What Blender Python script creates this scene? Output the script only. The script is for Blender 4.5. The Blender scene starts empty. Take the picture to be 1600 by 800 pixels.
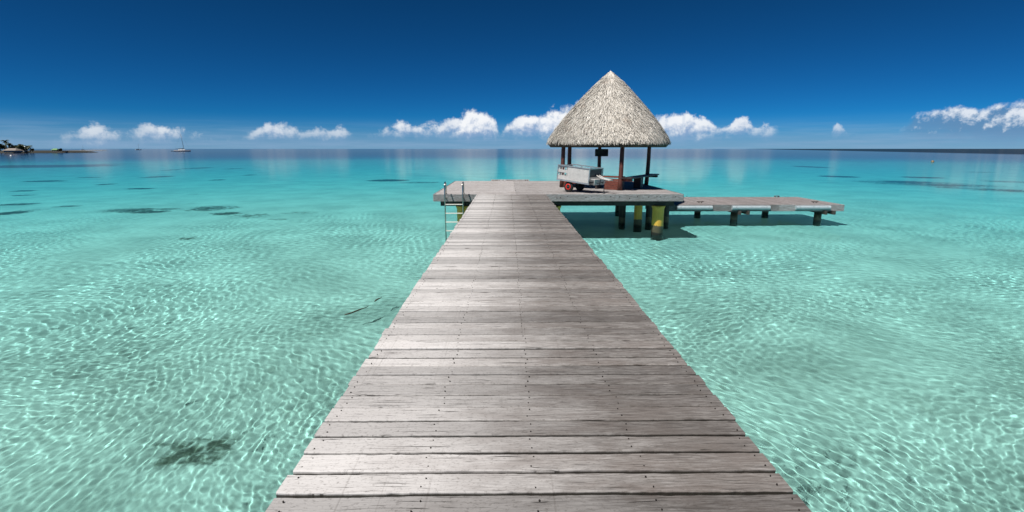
import bpy, bmesh, math, random
import numpy as np
from mathutils import Vector, Matrix

SC = bpy.context.scene
COL = SC.collection
R = math.radians
random.seed(11)
RNG = np.random.default_rng(11)

# ------------------------------------------------------------------ camera
EYE = 1.6
PITCH, YAW = 11.83, -0.5
cam_data = bpy.data.cameras.new('camera')
cam = bpy.data.objects.new('camera', cam_data)
COL.objects.link(cam)
SC.camera = cam
cam.location = (0, 0, EYE)
cam.rotation_euler = (R(90 - PITCH), 0, R(YAW))
cam_data.lens = 18
cam_data.sensor_width = 36
cam_data.clip_start = 0.05
cam_data.clip_end = 90000

# ------------------------------------------------------------------ exposure, sun
SC.view_settings.view_transform = 'Standard'
SC.view_settings.look = 'None'
SC.view_settings.gamma = 1
SC.view_settings.exposure = 0.55
SC.view_settings.use_curve_mapping = False
SC.cycles.use_denoising = True
SC.cycles.caustics_refractive = True
SC.cycles.caustics_reflective = True
SC.cycles.sample_clamp_indirect = 4
SC.cycles.max_bounces = 8
SC.cycles.transparent_max_bounces = 8

SUN_EL = 58.0
TRAVEL = Vector((0.72, 0.69))          # where the light is going, seen from above
TRAVEL.normalize()
sun_data = bpy.data.lights.new('sun', 'SUN')
sun_data.energy = 4.2
sun_data.angle = R(0.5)
sun_data.color = (1.0, 0.96, 0.90)
sun_data.cycles.is_caustics_light = True
sun = bpy.data.objects.new('sun', sun_data)
COL.objects.link(sun)
ce = math.cos(R(SUN_EL))
sun.rotation_euler = Vector((TRAVEL.x * ce, TRAVEL.y * ce, -math.sin(R(SUN_EL)))).to_track_quat('-Z', 'Y').to_euler()
sun.location = (-30, -30, 60)
SUN_ROT = math.atan2(-TRAVEL.x, -TRAVEL.y)   # azimuth of the sun, clockwise from +Y


# ------------------------------------------------------------------ pixel helpers (layout only: they turn a measured place into metres)
_rx = Matrix.Rotation(R(90 - PITCH), 3, 'X')
_rz = Matrix.Rotation(R(YAW), 3, 'Z')
_cm = _rz @ _rx


def ray(px, py):
    return _cm @ Vector(((px - 800) / 800, (400 - py) / 800, -1.0))


def at(px, py, z):
    d = ray(px, py)
    return Vector((0, 0, EYE)) + d * ((z - EYE) / d.z)


def at_y(px, py, y):
    d = ray(px, py)
    return Vector((0, 0, EYE)) + d * (y / d.y)


def azel(px, py):
    d = ray(px, py).normalized()
    return math.degrees(math.atan2(d.x, d.y)), math.degrees(math.asin(d.z))


# ------------------------------------------------------------------ node helper
class NT:
    def __init__(self, tree):
        self.t = tree
        self.n = tree.nodes
        self.l = tree.links

    def new(self, typ, **kw):
        nd = self.n.new(typ)
        for k, v in kw.items():
            setattr(nd, k, v)
        return nd

    def put(self, sock, v):
        if v is None:
            return
        if isinstance(v, bpy.types.NodeSocket):
            self.l.new(v, sock)
        elif isinstance(v, (tuple, list)):
            if len(v) == 3 and len(sock.default_value) == 4:
                v = (*v, 1)
            sock.default_value = v
        else:
            sock.default_value = v

    def math(self, op, a, b=None, c=None, clamp=False):
        nd = self.new('ShaderNodeMath', operation=op)
        nd.use_clamp = clamp
        self.put(nd.inputs[0], a)
        self.put(nd.inputs[1], b)
        self.put(nd.inputs[2], c)
        return nd.outputs[0]

    def vec(self, x, y, z=0.0):
        nd = self.new('ShaderNodeCombineXYZ')
        self.put(nd.inputs[0], x)
        self.put(nd.inputs[1], y)
        self.put(nd.inputs[2], z)
        return nd.outputs[0]

    def sep(self, v):
        nd = self.new('ShaderNodeSeparateXYZ')
        self.put(nd.inputs[0], v)
        return nd.outputs

    def vmath(self, op, a, b=None):
        nd = self.new('ShaderNodeVectorMath', operation=op)
        self.put(nd.inputs[0], a)
        self.put(nd.inputs[1], b)
        return nd.outputs[0]

    def noise(self, v, scale=1.0, detail=4.0, rough=0.5, dist=0.0):
        nd = self.new('ShaderNodeTexNoise')
        self.put(nd.inputs['Vector'], v)
        self.put(nd.inputs['Scale'], scale)
        nd.inputs['Detail'].default_value = detail
        nd.inputs['Roughness'].default_value = rough
        nd.inputs['Distortion'].default_value = dist
        return nd.outputs[0]

    def step(self, v, a, b, lo=0.0, hi=1.0, kind='SMOOTHSTEP'):
        nd = self.new('ShaderNodeMapRange', interpolation_type=kind)
        self.put(nd.inputs[0], v)
        self.put(nd.inputs[1], a)
        self.put(nd.inputs[2], b)
        self.put(nd.inputs[3], lo)
        self.put(nd.inputs[4], hi)
        return nd.outputs[0]

    def mix(self, f, a, b, mode='MIX'):
        nd = self.new('ShaderNodeMix', data_type='RGBA', blend_type=mode)
        self.put(nd.inputs[0], f)
        self.put(nd.inputs[6], a)
        self.put(nd.inputs[7], b)
        return nd.outputs[2]

    def ramp(self, v, stops, mode='LINEAR'):
        nd = self.new('ShaderNodeValToRGB')
        cr = nd.color_ramp
        cr.interpolation = mode
        while len(cr.elements) > 1:
            cr.elements.remove(cr.elements[-1])
        first = True
        for p, c in stops:
            e = cr.elements[0] if first else cr.elements.new(p)
            first = False
            e.position = p
            e.color = (*c, 1) if len(c) == 3 else c
        self.put(nd.inputs[0], v)
        return nd.outputs[0]

    def attr(self, name):
        nd = self.new('ShaderNodeAttribute', attribute_name=name)
        return nd

    def bump(self, h, strength=0.5, dist=0.01):
        nd = self.new('ShaderNodeBump')
        nd.inputs['Strength'].default_value = strength
        nd.inputs['Distance'].default_value = dist
        self.put(nd.inputs['Height'], h)
        return nd.outputs[0]


def material(name):
    m = bpy.data.materials.new(name)
    m.use_nodes = True
    g = NT(m.node_tree)
    b = m.node_tree.nodes['Principled BSDF']
    return m, g, b


# ------------------------------------------------------------------ sky with its far clouds
world = bpy.data.worlds.new('World')
SC.world = world
world.use_nodes = True
W = NT(world.node_tree)
bg = world.node_tree.nodes['Background']
wout = world.node_tree.nodes['World Output']
sky = W.new('ShaderNodeTexSky', sky_type='NISHITA')
sky.sun_disc = False
sky.sun_elevation = R(SUN_EL)
sky.sun_rotation = SUN_ROT
sky.altitude = 9000
sky.air_density = 1.5
sky.dust_density = 0.0
sky.ozone_density = 10.0
gam = W.new('ShaderNodeGamma')
W.put(gam.inputs[0], sky.outputs[0])
gam.inputs[1].default_value = 1.4
hsv = W.new('ShaderNodeHueSaturation')
W.put(hsv.inputs['Color'], gam.outputs[0])
hsv.inputs['Saturation'].default_value = 1.0
hsv.inputs['Value'].default_value = 1.0
W.put(bg.inputs[0], W.mix(1.0, hsv.outputs[0], (0.105, 0.455, 0.39), 'MULTIPLY'))
bg.inputs[1].default_value = 0.05

tc = W.new('ShaderNodeTexCoord').outputs['Generated']
dx, dy, dz = W.sep(tc)
AZ = W.math('MULTIPLY', W.math('ARCTAN2', dx, dy), 180 / math.pi)
EL = W.math('MULTIPLY', W.math('ARCSINE', dz), 180 / math.pi)
p2 = W.vec(AZ, EL, 3.3)
n_big = W.noise(p2, 0.42, 7, 0.62)
n_sun = W.noise(W.vmath('ADD', p2, (-0.28, 0.34, 0.0)), 0.42, 7, 0.62)
n_gap = W.noise(W.vmath('ADD', p2, (40.0, 9.0, 1.0)), 0.36, 6, 0.6)
nb = W.math('SUBTRACT', n_big, 0.5)

# skyline of the cumulus bank: (pixel x, top y, base y, density)
CL = [(-60, 214, 228, 0.15), (60, 218, 228, 0.2), (104, 208, 226, 0.35), (140, 188, 226, 0.70), (178, 202, 226, 0.56), (192, 208, 224, 0.46),
      (215, 200, 223, 0.52), (250, 186, 222, 0.74), (305, 202, 222, 0.56), (345, 215, 221, 0.15), (375, 210, 220, 0.3),
      (400, 200, 220, 0.58), (432, 189, 220, 0.74), (478, 205, 219, 0.40), (508, 198, 218, 0.55), (535, 193, 217, 0.62), (560, 212, 217, 0.05),
      (596, 200, 215, 0.4), (618, 184, 213, 0.86), (655, 184, 214, 0.84), (682, 190, 215, 0.75), (700, 186, 215, 0.75),
      (722, 172, 217, 1.0), (748, 163, 218, 1.0), (772, 178, 219, 0.95), (783, 205, 217, 0.35), (793, 186, 216, 0.8), (822, 176, 216, 1.0), (890, 160, 218, 1.0),
      (1036, 178, 217, 0.9), (1072, 170, 218, 1.0), (1073, 170, 218, 0.0)]
CL2 = [(1071, 170, 218, 0.0), (1072, 170, 218, 1.0), (1104, 180, 217, 0.95), (1124, 193, 215, 0.72), (1140, 188, 214, 0.85), (1166, 182, 213, 0.9), (1186, 194, 212, 0.68), (1203, 189, 212, 0.75), (1222, 210, 212, 0.0),
       (1288, 214, 214, 0.0), (1308, 190, 213, 0.55), (1330, 206, 213, 0.2), (1350, 214, 214, 0.0), (1392, 214, 218, 0.0)]
AMIN, ASPAN = -52.0, 104.0
EMAX = 8.0
st = []
for (px, ty, by, op) in CL:
    a, et = azel(px, ty)
    _, eb = azel(px, by)
    st.append(((a - AMIN) / ASPAN, (et / EMAX, max(eb, 0) / EMAX, op)))
rampc = W.ramp(W.math('DIVIDE', W.math('SUBTRACT', AZ, AMIN), ASPAN), st)
sr = W.new('ShaderNodeSeparateColor')
W.put(sr.inputs[0], rampc)
TOP = W.math('MULTIPLY', sr.outputs[0], EMAX)
BASE = W.math('MULTIPLY', sr.outputs[1], EMAX)
DEN = sr.outputs[2]


def bank(top, base, den, amp, soft, lo, hi, gapk=0.56):
    edge = W.math('ADD', W.math('SUBTRACT', W.math('SUBTRACT', top, EL), 0.12), W.math('MULTIPLY', nb, amp))
    a1 = W.step(edge, 0.0, soft)
    low = W.math('ADD', W.math('SUBTRACT', EL, base), W.math('MULTIPLY', nb, 2.2))
    a2 = W.step(low, -0.55, 1.15)
    gap = W.step(W.math('ADD', n_gap, W.math('MULTIPLY', den, gapk)), 0.50, 0.80)
    alpha = W.math('MULTIPLY', W.math('MULTIPLY', a1, a2), W.math('MULTIPLY', gap, den))
    h = W.math('DIVIDE', W.math('SUBTRACT', EL, base), W.math('MAXIMUM', W.math('SUBTRACT', top, base), 0.3))
    relief = W.math('MULTIPLY', W.math('SUBTRACT', n_big, n_sun), 3.0)
    lit = W.step(W.math('ADD', h, relief), lo, hi)
    return W.math('MINIMUM', alpha, 1.0), lit


al1, lit1 = bank(TOP, BASE, DEN, 4.4, 0.80, -0.1, 0.75)
col1 = W.mix(lit1, (0.27, 0.40, 0.62), (0.92, 0.94, 0.97))
# the darker, higher bank over the reef on the right
CR = CL2 + [(1393, 196, 218, 0.0), (1430, 176, 217, 0.55), (1470, 165, 217, 0.72), (1500, 154, 218, 0.82), (1535, 165, 219, 0.8), (1570, 156, 219, 0.82),
      (1640, 156, 220, 0.82), (1720, 170, 220, 0.7), (1800, 200, 220, 0.0)]
st = [(0.0, (0, 0, 0))]
for (px, ty, by, op) in CR:
    a, et = azel(px, ty)
    _, eb = azel(px, by)
    st.append(((a - AMIN) / ASPAN, (et / EMAX, max(eb, 0) / EMAX, op)))
rampr = W.ramp(W.math('DIVIDE', W.math('SUBTRACT', AZ, AMIN), ASPAN), st)
sr2 = W.new('ShaderNodeSeparateColor')
W.put(sr2.inputs[0], rampr)
a0, a1 = azel(1380, 232)[0], azel(1420, 232)[0]
grey = W.step(AZ, a0, a1)
al2, lit2 = bank(W.math('MULTIPLY', sr2.outputs[0], EMAX), W.math('MULTIPLY', sr2.outputs[1], EMAX), sr2.outputs[2], W.step(AZ, a0, a1, 3.8, 2.2), 0.5, W.step(AZ, a0, a1, -0.1, 0.42), W.step(AZ, a0, a1, 0.75, 0.95), W.step(AZ, a0, a1, 0.54, 0.60))
col2 = W.mix(lit2, W.mix(grey, (0.27, 0.40, 0.62), (0.13, 0.265, 0.46)), (0.88, 0.91, 0.95))
# thin veils close to the horizon
veil = W.noise(W.vec(W.math('MULTIPLY', AZ, 0.10), W.math('MULTIPLY', EL, 1.5), 7.0), 1.0, 5, 0.6)
al3 = W.math('MULTIPLY', W.step(veil, 0.40, 0.66), W.math('MULTIPLY', W.step(EL, 3.2, 0.5), 0.34))
al3 = W.math('MULTIPLY', al3, W.step(EL, -0.3, 0.2))


def layer(prev, col, alpha, strength):
    b2 = W.new('ShaderNodeBackground')
    W.put(b2.inputs[0], col)
    b2.inputs[1].default_value = strength
    ms = W.new('ShaderNodeMixShader')
    W.put(ms.inputs[0], alpha)
    W.l.new(prev, ms.inputs[1])
    W.l.new(b2.outputs[0], ms.inputs[2])
    return ms.outputs[0]


CLOUD = 0.68
belt = W.math('MULTIPLY', W.step(EL, 3.6, 0.1), 0.68)
o = layer(bg.outputs[0], (0.15, 0.285, 0.47), belt, CLOUD)
o = layer(o, (0.33, 0.47, 0.68), al3, CLOUD)
o = layer(o, col2, al2, CLOUD)
o = layer(o, col1, al1, CLOUD)
o = layer(o, (0.25, 0.385, 0.59), W.math('MULTIPLY', W.step(EL, 2.0, 0.0), 0.42), CLOUD)
W.l.new(o, wout.inputs[0])


# ------------------------------------------------------------------ object helpers
def tag(o, label=None, cat=None, group=None, kind=None):
    if label:
        o['label'] = label
    if cat:
        o['category'] = cat
    if group:
        o['group'] = group
    if kind:
        o['kind'] = kind
    return o


def thing(name, label, cat, loc=(0, 0, 0), rotz=0.0, group=None):
    o = bpy.data.objects.new(name, None)
    COL.objects.link(o)
    o.location = loc
    o.rotation_euler = (0, 0, rotz)
    o.empty_display_size = 0.2
    return tag(o, label, cat, group)


def copy_tree(o, parent=None):
    c = o.copy()
    COL.objects.link(c)
    if parent:
        c.parent = parent
    for ch in list(o.children):
        copy_tree(ch, c)
    return c


class MB:
    """collects faces; build() links them as ONE mesh object"""

    def __init__(self):
        self.v, self.f, self.a, self.sm = [], [], [], []

    def add(self, verts, faces, a=0.0, smooth=False):
        o = len(self.v)
        self.v += [tuple(p) for p in verts]
        self.a += [a] * len(verts)
        for f in faces:
            self.f.append(tuple(i + o for i in f))
            self.sm.append(smooth)
        return self

    def box(self, c, s, rot=None, bev=0.0, a=0.0):
        sx, sy, sz = s[0] / 2, s[1] / 2, s[2] / 2
        b = min(bev, sx * .9, sy * .9, sz * .9)
        if b <= 0:
            vs = [Vector((x, y, z)) for x in (-sx, sx) for y in (-sy, sy) for z in (-sz, sz)]
            fs = [(0, 1, 3, 2), (4, 6, 7, 5), (0, 4, 5, 1), (2, 3, 7, 6), (0, 2, 6, 4), (1, 5, 7, 3)]
        else:
            bm = bmesh.new()
            bmesh.ops.create_cube(bm, size=1)
            for v in bm.verts:
                v.co = Vector((v.co.x * sx * 2, v.co.y * sy * 2, v.co.z * sz * 2))
            bmesh.ops.bevel(bm, geom=bm.edges[:], offset=b, segments=2, affect='EDGES', profile=0.6)
            bm.verts.index_update()
            vs = [v.co.copy() for v in bm.verts]
            fs = [tuple(v.index for v in f.verts) for f in bm.faces]
            bm.free()
        if rot is not None:
            vs = [rot @ v for v in vs]
        c = Vector(c)
        return self.add([v + c for v in vs], fs, a)

    def tube(self, pts, r, n=10, a=0.0, caps=True):
        pts = [Vector(p) for p in pts]
        rs = r if isinstance(r, (list, tuple)) else [r] * len(pts)
        vs, fs = [], []
        up = None
        for i, p in enumerate(pts):
            d = (pts[min(i + 1, len(pts) - 1)] - pts[max(i - 1, 0)]).normalized()
            if up is None:
                up = d.orthogonal().normalized()
            up = (up - d * up.dot(d)).normalized()
            w = d.cross(up)
            for k in range(n):
                t = 2 * math.pi * k / n
                vs.append(p + (up * math.cos(t) + w * math.sin(t)) * rs[i])
        for i in range(len(pts) - 1):
            for k in range(n):
                fs.append((i * n + k, i * n + (k + 1) % n, (i + 1) * n + (k + 1) % n, (i + 1) * n + k))
        self.add(vs, fs, a, True)
        if caps:
            o = len(self.v) - len(vs)
            self.f += [tuple(o + k for k in reversed(range(n))), tuple(o + (len(pts) - 1) * n + k for k in range(n))]
            self.sm += [False, False]
        return self

    def lathe(self, prof, c=(0, 0, 0), n=24, a=0.0, rot=None):
        vs, fs = [], []
        c = Vector(c)
        for (r, z) in prof:
            for k in range(n):
                t = 2 * math.pi * k / n
                p = Vector((r * math.cos(t), r * math.sin(t), z))
                vs.append((rot @ p if rot is not None else p) + c)
        m = len(prof)
        for i in range(m - 1):
            for k in range(n):
                fs.append((i * n + k, i * n + (k + 1) % n, (i + 1) * n + (k + 1) % n, (i + 1) * n + k))
        fs += [tuple(reversed(range(n))), tuple((m - 1) * n + k for k in range(n))]
        return self.add(vs, fs, a, True)

    def build(self, name, mat, parent=None):
        me = bpy.data.meshes.new(name)
        me.from_pydata(self.v, [], self.f)
        me.polygons.foreach_set('use_smooth', self.sm)
        at_ = me.attributes.new('rnd', 'FLOAT', 'POINT')
        at_.data.foreach_set('value', self.a)
        me.update()
        me.materials.append(mat)
        o = bpy.data.objects.new(name, me)
        COL.objects.link(o)
        if parent:
            o.parent = parent
        return o


# ------------------------------------------------------------------ materials
def wood_deck(name, tint=(1, 1, 1), bright=1.0, sheen_tint=True, axis='X', tracks=True, edges=True):
    m, g, b = material(name)
    pos = g.new('ShaderNodeTexCoord').outputs['Object']
    rnd = g.attr('rnd').outputs['Fac']
    x, y, z = g.sep(pos)
    z_up = z
    if axis == 'Y':
        x, y = y, x
    if axis == 'F':                      # upright boards: the grain runs along the board
        x, y = g.math('ADD', x, y), z
    off = g.math('MULTIPLY', rnd, 37.0)
    xo = g.math('ADD', x, off)
    grain = g.noise(g.vec(g.math('MULTIPLY', xo, 7.5), g.math('MULTIPLY', y, 80.0), off), 1.0, 6, 0.65, 0.6)
    fine = g.noise(g.vec(g.math('MULTIPLY', xo, 9.0), g.math('MULTIPLY', y, 240.0), off), 1.0, 3, 0.6)
    blot = g.noise(g.vec(xo, g.math('MULTIPLY', y, 2.5), off), 2.3, 5, 0.6)
    wet = g.noise(g.vec(x, g.math('MULTIPLY', y, 0.55), 2.0), 0.85, 5, 0.6)
    crack = g.noise(g.vec(g.math('MULTIPLY', xo, 3.0), g.math('MULTIPLY', y, 95.0), g.math('ADD', off, 5.0)), 1.0, 2, 0.5, 1.2)
    c = g.mix(g.step(grain, 0.30, 0.72), (0.125, 0.112, 0.105), (0.40, 0.385, 0.38))
    c = g.mix(g.math('MULTIPLY', g.step(blot, 0.42, 0.66), 0.55), c, (0.20, 0.172, 0.160))
    c = g.mix(g.math('MULTIPLY', g.step(wet, 0.50, 0.72), 0.50), c, (0.15, 0.132, 0.122))
    c = g.mix(g.math('MULTIPLY', g.step(fine, 0.55, 0.8), 0.35), c, (0.46, 0.45, 0.45))
    if sheen_tint:  # sheen of sunlight put into the board colour, palest at the left
        left_sheen = g.math('MULTIPLY', g.step(g.math('ADD', x, g.math('MULTIPLY', g.math('SUBTRACT', blot, 0.5), 1.3)), 0.70, -1.05), 0.66)
        c = g.mix(left_sheen, c, (0.92, 0.91, 0.92))
    spk = g.noise(g.vec(g.math('MULTIPLY', xo, 45.0), g.math('MULTIPLY', y, 90.0), off), 1.0, 3, 0.7)
    c = g.mix(g.math('MULTIPLY', g.step(spk, 0.52, 0.70), 0.50), c, (0.13, 0.115, 0.105))
    dash = g.noise(g.vec(g.math('MULTIPLY', xo, 11.0), g.math('MULTIPLY', y, 120.0), g.math('ADD', off, 9.0)), 1.0, 1, 0.5)
    c = g.mix(g.math('MULTIPLY', g.step(dash, 0.74, 0.78), 0.8), c, (0.05, 0.042, 0.036))
    vor = g.new('ShaderNodeTexVoronoi')
    g.put(vor.inputs['Vector'], g.vec(g.math('MULTIPLY', xo, 1.1), g.math('MULTIPLY', y, 3.2), off))
    vor.inputs['Scale'].default_value = 1.0
    kd = vor.outputs['Distance']
    ring = g.math('SINE', g.math('MULTIPLY', kd, 190.0))
    c = g.mix(g.math('MULTIPLY', g.step(kd, 0.13, 0.05), g.step(ring, -0.4, 0.9, 0.10, 0.45)), c, (0.12, 0.10, 0.09))
    c = g.mix(g.math('MULTIPLY', g.step(kd, 0.035, 0.015), 0.85), c, (0.04, 0.032, 0.027))
    # foot and cart tracks worn across the boards
    tr = 0.0 if not tracks else g.noise(g.vec(g.math('MULTIPLY', x, 42.0), g.math('MULTIPLY', y, 0.35), 1.0), 1.0, 3, 0.6)
    c = g.mix(g.math('MULTIPLY', g.step(tr, 0.60, 0.74), 0.30), c, (0.16, 0.14, 0.125))
    c = g.mix(g.math('MULTIPLY', g.step(crack, 0.61, 0.70), 0.8), c, (0.05, 0.044, 0.04))
    if edges:                            # the sawn edges are black with old dirt and algae
        worn = g.noise(g.vec(g.math('MULTIPLY', xo, 14.0), g.math('MULTIPLY', y, 14.0), off), 1.0, 4, 0.6)
        zz = g.math('ADD', z_up, g.math('MULTIPLY', g.math('SUBTRACT', worn, 0.5), 0.006))
        c = g.mix(g.math('MULTIPLY', g.step(zz, -0.0105, -0.015), 0.92), c, (0.030, 0.026, 0.020))
    pl = g.step(rnd, 0.0, 1.0, 0.62 * bright, 1.30 * bright, 'LINEAR')
    c = g.mix(1.0, c, g.mix(1.0, (*tint,), g.vec(pl, pl, pl), 'MULTIPLY'), 'MULTIPLY')
    g.put(b.inputs['Base Color'], c)
    b.inputs['Roughness'].default_value = 0.72
    b.inputs['Specular IOR Level'].default_value = 0.35
    h = g.math('ADD', g.math('MULTIPLY', grain, 0.7), g.math('MULTIPLY', g.step(crack, 0.75, 0.66), 0.5))
    g.put(b.inputs['Normal'], g.bump(h, 0.55, 0.006))
    return m


def painted(name, col, rough=0.5, var=0.25, scale=6.0, metal=0.0, dirt=(0.08, 0.07, 0.06), dirt_amt=0.25):
    m, g, b = material(name)
    pos = g.new('ShaderNodeTexCoord').outputs['Object']
    n1 = g.noise(pos, scale, 5, 0.6)
    n2 = g.noise(pos, scale * 3.7, 4, 0.6)
    f = g.step(n1, 0.25, 0.75, 1 - var, 1 + var, 'LINEAR')
    c = g.mix(1.0, (*col,), g.vec(f, f, f), 'MULTIPLY')
    c = g.mix(g.math('MULTIPLY', g.step(n2, 0.54, 0.72), dirt_amt), c, dirt)
    g.put(b.inputs['Base Color'], c)
    g.put(b.inputs['Roughness'], g.step(n1, 0.2, 0.8, rough * 0.8, min(1, rough * 1.2)))
    b.inputs['Metallic'].default_value = metal
    g.put(b.inputs['Normal'], g.bump(n2, 0.25, 0.004))
    return m


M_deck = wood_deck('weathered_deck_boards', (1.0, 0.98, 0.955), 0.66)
M_plat = wood_deck('weathered_platform_boards', (0.985, 0.99, 1.0), 1.30, False, 'X', False)
M_dock = wood_deck('weathered_dock_boards', (1.0, 0.965, 0.975), 0.95, False, 'Y', False)
M_fascia = wood_deck('silvered_fascia_board', (1.03, 1.09, 1.13), 0.84, False, 'F', False, False)
M_beam = painted('dark_wet_timber', (0.045, 0.038, 0.032), 0.7, 0.4, 5)
M_post = painted('red_brown_stained_timber', (0.085, 0.024, 0.015), 0.55, 0.35, 7, dirt=(0.02, 0.012, 0.01))
M_bench = painted('brown_stained_bench_board', (0.14, 0.038, 0.024), 0.6, 0.35, 7, dirt=(0.02, 0.012, 0.01))
M_seat = painted('dark_bench_top', (0.035, 0.024, 0.022), 0.5, 0.3, 7)
M_sign = painted('black_board', (0.006, 0.006, 0.007), 0.5, 0.2, 6)
M_steel = painted('stainless_steel', (0.42, 0.41, 0.39), 0.22, 0.1, 9, 1.0, (0.3, 0.22, 0.15), 0.25)
M_rung = painted('cream_rung', (0.72, 0.69, 0.62), 0.4, 0.12, 12)
M_galv = painted('white_painted_panel', (0.48, 0.47, 0.455), 0.42, 0.16, 7, 0.0, (0.25, 0.21, 0.185), 0.45)
M_gmetal = painted('galvanised_bar', (0.50, 0.52, 0.53), 0.35, 0.15, 9, 0.7)
M_dark = painted('dark_grey_panel', (0.035, 0.04, 0.045), 0.5, 0.2, 6)
M_rubber = painted('black_rubber', (0.012, 0.012, 0.012), 0.75, 0.3, 10)
M_red = painted('red_wheel_paint', (0.80, 0.03, 0.015), 0.35, 0.12, 9)
M_fender = painted('grey_white_fender', (0.36, 0.42, 0.45), 0.4, 0.12, 5)
M_nail = painted('rusted_nail', (0.018, 0.013, 0.011), 0.8, 0.3, 30)
M_white = painted('white_gelcoat', (0.78, 0.78, 0.76), 0.3, 0.06, 2)
M_navy = painted('dark_hull_stripe', (0.015, 0.02, 0.035), 0.4, 0.1, 2)
M_mast = painted('grey_spar', (0.10, 0.11, 0.12), 0.4, 0.1, 2)


def pile_mat(name, painted_top, waterline):
    m, g, b = material(name)
    pos = g.new('ShaderNodeNewGeometry').outputs['Position']
    x, y, z = g.sep(pos)
    n1 = g.noise(pos, 4.0, 5, 0.6)
    n2 = g.noise(g.vec(g.math('MULTIPLY', x, 5.0), g.math('MULTIPLY', y, 5.0), g.math('MULTIPLY', z, 22.0)), 1.0, 4, 0.6)
    zz = g.math('ADD', z, g.math('MULTIPLY', g.math('SUBTRACT', n1, 0.5), 0.22))
    top = g.mix(g.step(n1, 0.3, 0.8), (*painted_top,), tuple(c * 0.78 for c in painted_top))
    st2 = g.noise(g.vec(g.math('MULTIPLY', x, 9.0), g.math('MULTIPLY', y, 9.0), g.math('MULTIPLY', z, 1.1)), 1.0, 4, 0.6)
    top = g.mix(g.math('MULTIPLY', g.step(st2, 0.52, 0.68), 0.55), top, tuple(c * 0.35 for c in painted_top))
    band = g.mix(n2, (0.16, 0.13, 0.07), (0.05, 0.04, 0.03))
    c = g.mix(g.step(zz, waterline + 0.36, waterline + 0.33), top, band)
    c = g.mix(g.step(zz, waterline + 0.13, waterline + 0.07), c, (0.022, 0.018, 0.014))
    g.put(b.inputs['Base Color'], c)
    b.inputs['Roughness'].default_value = 0.5
    g.put(b.inputs['Normal'], g.bump(n2, 0.3, 0.01))
    return m


WATER_Z = -1.55
M_pile_y = pile_mat('yellow_painted_pile', (0.78, 0.45, 0.065), WATER_Z)
M_pile_d = pile_mat('dark_timber_pile', (0.035, 0.028, 0.022), WATER_Z)


# ------------------------------------------------------------------ lagoon: sea bed and water
def lagoon_depth(X, Y):
    """water depth in metres"""
    D = np.hypot(X, Y)
    d = np.interp(D, [0, 8, 20, 45, 90, 152, 185, 240, 450, 1000, 1500], [0.8, 0.8, 1.05, 1.8, 2.9, 3.5, 7, 13, 22, 35, 45])
    e = X - (310 + 0.45 * (Y - 338))                 # reef edge running off to the right
    t = np.clip(e / 60 + 0.5, 0, 1) * np.clip((Y - 150) / 120, 0, 1)
    return d + t * 30


def fan_grid(rows, nx, half):
    t = np.linspace(-1, 1, nx)
    X = t[None, :] * half[:, None]
    Y = np.repeat(rows[:, None], nx, 1)
    return X, Y


def grid_mesh(name, X, Y, Z, attrs, mat):
    ny, nx = X.shape
    me = bpy.data.meshes.new(name)
    V = np.stack([X, Y, Z], -1).reshape(-1, 3).astype(np.float32)
    idx = np.arange(nx * ny, dtype=np.int32).reshape(ny, nx)
    F = np.stack([idx[:-1, :-1], idx[:-1, 1:], idx[1:, 1:], idx[1:, :-1]], -1).reshape(-1)
    nf = len(F) // 4
    me.vertices.add(len(V))
    me.vertices.foreach_set('co', V.reshape(-1))
    me.loops.add(len(F))
    me.loops.foreach_set('vertex_index', F)
    me.polygons.add(nf)
    me.polygons.foreach_set('loop_start', np.arange(0, len(F), 4, dtype=np.int32))
    me.polygons.foreach_set('use_smooth', np.ones(nf, dtype=bool))
    me.update(calc_edges=True)
    for k, a in attrs.items():
        at_ = me.attributes.new(k, 'FLOAT', 'POINT')
        at_.data.foreach_set('value', np.asarray(a, dtype=np.float32).reshape(-1))
    me.materials.append(mat)
    ob = bpy.data.objects.new(name, me)
    COL.objects.link(ob)
    return ob


def rows_of(spec):
    out = [spec[0]]
    y = spec[0]
    while y < 60000:
        if y < 5:
            s = spec[1]
        elif y < 60:
            s = spec[1] * y / 5
        else:
            s = spec[1] * y / 5 * min(12, 1 + (y - 60) / 40)
        y += s
        out.append(y)
    return np.array(out)


# water material
def water_material():
    m = bpy.data.materials.new('lagoon_water')
    m.use_nodes = True
    m.node_tree.nodes.clear()
    g = NT(m.node_tree)
    out = g.new('ShaderNodeOutputMaterial')
    dep = g.attr('depth').outputs['Fac']
    cr = g.math('EXPONENT', g.math('MULTIPLY', dep, -0.53))
    cg = g.math('EXPONENT', g.math('MULTIPLY', dep, -0.078))
    cb = g.math('EXPONENT', g.math('MULTIPLY', dep, -0.042))
    rf = g.new('ShaderNodeBsdfRefraction')
    rf.inputs['Roughness'].default_value = 0.0
    rf.inputs['IOR'].default_value = 1.333
    g.put(rf.inputs['Color'], g.vec(cr, cg, cb))
    gl = g.new('ShaderNodeBsdfGlossy')
    g.put(gl.inputs['Roughness'], g.attr('ripple').outputs['Fac'])
    fr = g.new('ShaderNodeFresnel')
    fr.inputs[0].default_value = 1.333
    calm = g.attr('calm').outputs['Fac']
    f = g.math('MULTIPLY', g.math('POWER', fr.outputs[0], 2.9), calm)
    mx = g.new('ShaderNodeMixShader')
    g.put(mx.inputs[0], f)
    g.l.new(rf.outputs[0], mx.inputs[1])
    g.l.new(gl.outputs[0], mx.inputs[2])
    g.l.new(mx.outputs[0], out.inputs[0])
    return m


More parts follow.
